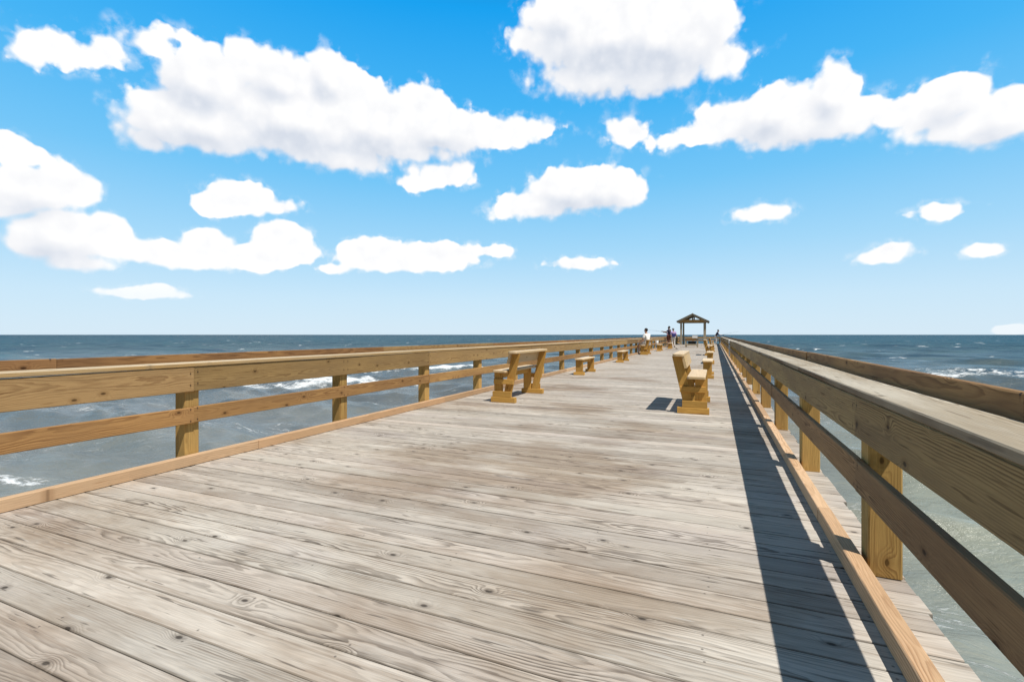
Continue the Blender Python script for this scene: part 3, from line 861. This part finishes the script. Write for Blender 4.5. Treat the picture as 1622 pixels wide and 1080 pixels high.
    ff = t.math('MULTIPLY', ff, t.smooth(fm, .05, .30))
    # thin lacy streaks
    warp = t.noise(t.xyz(t.math('MULTIPLY', px, .25), t.math('MULTIPLY', py, .25), 2), 1.0, 3, .6)
    l1 = t.noise(t.xyz(t.math('MULTIPLY', al, .22), t.math('ADD', t.math('MULTIPLY', ac, .9), t.math('MULTIPLY', warp, 3.0)), 9), 1.0, 5, .62)
    lace = t.smooth(t.math('ABSOLUTE', t.math('SUBTRACT', l1, .5)), .022, .0)
    lm = t.noise(t.xyz(t.math('MULTIPLY', px, .11), t.math('MULTIPLY', py, .11), 14), 1.0, 4, .6)
    gr = t.noise(t.xyz(t.math('MULTIPLY', px, 3), t.math('MULTIPLY', py, 3), 1), 1.0, 4, .7)
    lace = t.math('MULTIPLY', t.math('MULTIPLY', lace, t.smooth(lm, .50, .66)), t.smooth(gr, .38, .62))
    lace = t.math('MULTIPLY', lace, t.smooth(dist, 90, 25, 0.0, .75))
    # white caps far out
    wc = t.noise(t.xyz(t.math('MULTIPLY', al, .10), t.math('MULTIPLY', ac, .20), 31), 1.0, 3, .55)
    wf = t.noise(t.xyz(t.math('MULTIPLY', al, .35), t.math('MULTIPLY', ac, .8), 3), 1.0, 3, .6)
    caps = t.math('MULTIPLY', t.smooth(t.math('ADD', wc, t.math('MULTIPLY', wf, .30)), .82, .86), t.smooth(dist, 90, 180))
    tot = t.math('MAXIMUM', t.math('MAXIMUM', ff, lace), t.math('MULTIPLY', caps, .9), clamp=True)
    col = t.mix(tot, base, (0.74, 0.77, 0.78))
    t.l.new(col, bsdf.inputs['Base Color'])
    bsdf.inputs['IOR'].default_value = 1.33
    t.put(bsdf.inputs['Specular IOR Level'], t.math('MULTIPLY', t.math('SUBTRACT', 1.0, tot), t.smooth(dist, 15, 400, .40, .14)))
    t.put(bsdf.inputs['Roughness'], t.math('MAXIMUM', t.smooth(dist, 10, 300, .16, .42), t.math('MULTIPLY', tot, .9)))
    b1 = t.noise(t.xyz(t.math('MULTIPLY', al, 1.0), t.math('MULTIPLY', ac, 2.2), 0), 1.3, 6, .62, .3)
    b2 = t.noise(t.xyz(t.math('MULTIPLY', al, .10), t.math('MULTIPLY', ac, .30), 7), 1.0, 6, .62, .2)
    h = t.math('ADD', t.math('MULTIPLY', b1, .16), t.math('MULTIPLY', b2, t.smooth(dist, 60, 400, 0.0, 2.2)))
    h = t.math('ADD', h, t.math('MULTIPLY', tot, .06))
    bp = t.node('ShaderNodeBump')
    bp.inputs['Strength'].default_value = .9
    bp.inputs['Distance'].default_value = 1.0
    t.l.new(h, bp.inputs['Height'])
    t.l.new(bp.outputs[0], bsdf.inputs['Normal'])
    me.materials.append(m)
    return o
sea()

# ------------------------------------------------------------------ sky
F_PX, CU, CV = 761.0, 811.0, 530.0
CLOUDS = [  # (x, y, half width, half height) of the puffs on a 1622 wide plate of the sky, turned into bearings below
 (330,130,75,62),(385,98,34,40),(450,128,78,44),(525,122,42,46),(585,160,40,36),(330,195,125,46),(262,198,62,34),(255,165,40,26),(480,190,140,60),(600,200,110,52),(668,170,42,36),(700,205,85,38),
 (785,212,70,26),(842,204,38,14),(540,245,90,24),(232,218,42,16),(650,240,75,18),
 (90,78,66,26),(48,82,32,22),(160,78,45,22),(232,68,46,20),(280,52,22,12),
 (28,240,52,24),(60,298,82,34),(15,322,45,24),(115,296,46,30),(105,372,82,40),(55,385,42,24),(172,372,42,36),(255,400,70,20),(332,390,46,27),
 (300,410,105,18),(447,383,50,36),(405,408,65,22),(125,415,55,14),(475,402,30,16),
 (380,314,62,26),(340,325,38,20),(440,326,38,11),
 (592,402,56,26),(690,403,66,19),(640,414,110,17),(778,398,44,9),(530,426,24,7),
 (225,465,66,8),(252,457,26,8),
 (697,278,50,20),(662,291,28,13),(728,268,24,15),
 (905,300,70,36),(955,298,68,34),(850,325,68,20),(805,336,30,12),(992,302,34,30),
 (985,50,150,78),(900,25,72,50),(1060,55,105,78),(1105,15,55,55),(955,120,105,32),(1040,118,115,32),(1148,95,36,28),(848,62,42,24),
 (1225,178,80,42),(1318,148,42,48),(1275,195,115,34),(1148,192,58,32),(1115,212,46,15),(1345,190,45,28),(1060,224,28,9),
 (1430,178,58,24),(1510,152,66,36),(1590,178,56,40),(1470,190,60,22),(1535,200,95,26),(1565,215,75,12),
 (993,210,36,23),(1207,338,42,14),(1490,338,34,9),(1478,333,26,9),(1398,405,44,12),(1414,395,24,12),(1555,398,30,11),(915,418,46,10),(1608,523,34,8),
]
def world():
    w = bpy.data.worlds.new('World')
    scene.world = w
    w.use_nodes = True
    w.node_tree.nodes.clear()
    t = NT(w.node_tree)
    out = t.node('ShaderNodeOutputWorld')
    bg = t.node('ShaderNodeBackground')
    t.l.new(bg.outputs[0], out.inputs[0])
    bg.inputs['Strength'].default_value = 0.1
    el = math.asin(SUN.z)
    sky = t.node('ShaderNodeTexSky', sky_type='NISHITA')
    sky.sun_disc = False
    sky.sun_elevation = el
    sky.sun_rotation = math.atan2(SUN.x, SUN.y)
    sky.air_density = 1.0; sky.dust_density = 0.6; sky.ozone_density = 2.0
    d = t.vmath('NORMALIZE', t.node('ShaderNodeTexCoord').outputs['Generated'])
    x, y, z = t.sep(d)
    # bearings in degrees: 'a' clockwise from north (+y), 'e' above the horizon
    az = t.math('MULTIPLY', t.math('ARCTAN2', x, y), 57.29578)
    ev = t.math('MULTIPLY', t.math('ARCSINE', z), 57.29578)
    grad = t.ramp(t.math('DIVIDE', ev, 90.0, clamp=True), [
        (0.000, (0.69, 0.85, 0.97)), (0.045, (0.60, 0.82, 0.985)), (0.11, (0.38, 0.715, 0.985)), (0.19, (0.18, 0.59, 0.975)),
        (0.28, (0.060, 0.48, 0.96)), (0.38, (0.004, 0.375, 0.92)), (0.45, (0.012, 0.14, 0.36)), (0.58, (0.020, 0.040, 0.070)), (1.0, (0.016, 0.022, 0.034))])  # upper stops, above the view, darkened to deepen the shade
    # unseen sky towards the sun greyed to take blue out of the shade
    sun_grey = t.smooth(t.vmath('DOT_PRODUCT', d, tuple(SUN)), .50, 1.0)
    grad = t.mix(t.math('MULTIPLY', sun_grey, .6), grad, (0.09, 0.093, 0.095))
    back = t.smooth(t.vmath('DOT_PRODUCT', d, (math.sin(R(YAW)), -math.cos(R(YAW)), 0)), -.15, .45)  # unseen sky behind the camera greyed so shadows turn less blue
    grad = t.mix(t.math('MULTIPLY', back, .8), grad, t.ramp(t.math('DIVIDE', ev, 90.0, clamp=True), [(0.0, (.34, .35, .34)), (.3, (.17, .19, .21)), (.7, (.035, .04, .05))]))
    grad10 = t.vmath('SCALE', grad, scale=10.0)
    skyc = t.mix(0.93, sky.outputs[0], grad10)
    # cloud field: signed distance to a union of soft ellipses, broken up by noise
    p = t.xyz(az, ev, 0)
    wn = t.node('ShaderNodeTexNoise', noise_dimensions='3D')
    t.put(wn.inputs['Vector'], d); wn.inputs['Scale'].default_value = 16; wn.inputs['Detail'].default_value = 3
    wv = t.vmath('SCALE', t.vmath('SUBTRACT', wn.outputs['Color'], (0.5, 0.5, 0.5)), scale=1.1)
    amp = t.smooth(ev, 2.0, 24.0, .25, 1.0, 'LINEAR')
    pw_ = t.vmath('ADD', p, t.vmath('SCALE', wv, scale=amp))
    p_b = t.vmath('ADD', p, t.vmath('SCALE', wv, scale=.55))
    yaw = R(YAW)
    def ae(u, v):
        rx, rz_ = (u - CU) / F_PX, (CV - v) / F_PX
        return math.degrees(math.atan(rx)) - YAW, math.degrees(math.atan2(rz_, math.hypot(1, rx)))
    def field(pp, puffs, k0):
        acc = None
        for k, (u, v, ru, rv) in enumerate(puffs):
            if k and k % 6 == 0:          # evaluate the puffs in short batches
                nd = t.node('ShaderNodeVectorMath', operation='MULTIPLY_ADD')
                t.put(nd.inputs[0], acc); nd.inputs[1].default_value = (1e-7, 1e-7, 1e-7); t.put(nd.inputs[2], pp)
                pp = nd.outputs[0]
            a0, e0 = ae(u, v)
            a1, _ = ae(u + ru, v); a2, _ = ae(u - ru, v)
            _, e1 = ae(u, v - rv); _, e2 = ae(u, v + rv)
            ra, re = abs(a1 - a2) / 2, abs(e1 - e2) / 2
            mp = t.node('ShaderNodeMapping', vector_type='TEXTURE')
            t.put(mp.inputs['Vector'], pp)
            mp.inputs['Location'].default_value = (a0, e0, 0)
            mp.inputs['Scale'].default_value = (ra, re, 1)
            ln = t.vmath('LENGTH', mp.outputs[0])
            s = t.math('MULTIPLY_ADD', ln, re, -re)
            acc = s if acc is None else t.math('SMOOTH_MIN', acc, s, k0)
        return acc
    sd = field(pw_, CLOUDS, 0.55)
    sd_up = field(t.vmath('ADD', pw_, (0.8, 1.7, 0)), [c for c in CLOUDS if c[2] * c[3] > 1900], 1.2)
    # cauliflower bumps in three sizes
    b1 = t.voronoi(p_b, scale=0.62, feature='SMOOTH_F1')['Distance']
    b2 = t.voronoi(p_b, scale=1.45, feature='SMOOTH_F1')['Distance']
    n1 = t.noise(d, 42, 4, .55, .1)
    n0 = t.noise(d, 11, 2, .5)
    bump = t.math('ADD', t.math('MULTIPLY', b1, 1.25), t.math('MULTIPLY', b2, .45))
    bump = t.math('ADD', bump, t.math('MULTIPLY_ADD', n1, -.95, 0.26))
    edge = t.math('ADD', sd, t.math('MULTIPLY', bump, t.math('MULTIPLY', amp, .85)))
    edge = t.math('SUBTRACT', edge, t.math('MULTIPLY', amp, 0.46))
    edge = t.math('ADD', edge, t.math('MULTIPLY_ADD', n0, -.4, .2))
    hard = t.smooth(n0, .36, .56, .65, 1.08)          # some borders crisp, others frayed
    topside = t.smooth(t.math('SUBTRACT', sd_up, sd), -.4, .9)
    hard = t.math('MULTIPLY', hard, t.math('MULTIPLY_ADD', topside, .6, .4))
    wdt = t.math('MULTIPLY', t.math('MULTIPLY_ADD', hard, -.70, 1.0), t.math('MULTIPLY_ADD', amp, .85, .22))
    alpha = t.smooth(edge, t.math('MULTIPLY', wdt, .55), t.math('MULTIPLY', wdt, -.75))
    wis = t.math('MULTIPLY', t.smooth(edge, t.math('MULTIPLY', amp, .95), t.math('MULTIPLY', amp, -.3)), t.smooth(n1, .44, .66))
    alpha = t.math('MAXIMUM', alpha, t.math('MULTIPLY', wis, .36))
    # light: tops bright, bellies and hollows a touch grey-lilac
    up = t.math('SUBTRACT', sd_up, sd)
    lit = t.smooth(up, -1.7, 1.0, 0.0, 1.0)
    hollow = t.math('ADD', t.math('ADD', t.math('MULTIPLY', b1, -.38), t.math('MULTIPLY', b2, -.12)), t.math('MULTIPLY', n1, .40))
    sh = t.math('ADD', t.math('MULTIPLY_ADD', lit, .76, .06), hollow)
    inside = t.smooth(edge, .1, -1.3)
    sh = t.math('ADD', sh, t.math('MULTIPLY_ADD', inside, -.12, .10), clamp=True)
    ccol = t.ramp(sh, [(0.0, (0.69, 0.74, 0.83)), (0.30, (0.82, 0.85, 0.91)), (0.62, (0.935, 0.942, 0.968)), (0.9, (1.03, 1.03, 1.03))])
    ccol = t.vmath('SCALE', ccol, scale=10.0)
    low = t.smooth(ev, 0.0, 7.0, .55, 1.0)
    full = t.mix(t.math('MULTIPLY', alpha, low), skyc, ccol)
    t.l.new(full, bg.inputs['Color'])
    w.cycles.sampling_method = 'MANUAL'
    w.cycles.sample_map_resolution = 512
world()

# ------------------------------------------------------------------ sun and camera
sl = bpy.data.lights.new('sun', 'SUN')
sl.energy = 4.9
sl.angle = R(0.5)
sl.color = (1.0, 0.955, 0.88)
so = bpy.data.objects.new('sun', sl)
COL.objects.link(so)
so.rotation_euler = SUN.to_track_quat('Z', 'Y').to_euler()
so.location = SUN * 60

cam = bpy.data.cameras.new('camera')
cam.sensor_width = 36.0
cam.lens = 761.0 / 1622.0 * 36.0
cam.shift_y = -10.0 / 1622.0
cam.clip_start = 0.05
cam.clip_end = 100000
co = bpy.data.objects.new('camera', cam)
COL.objects.link(co)
co.location = (0, 0, EYE)
co.rotation_euler = (R(90), 0, R(YAW))
scene.camera = co

scene.view_settings.view_transform = 'Standard'
scene.view_settings.look = 'None'
scene.view_settings.exposure = 0
scene.cycles.max_bounces = 6
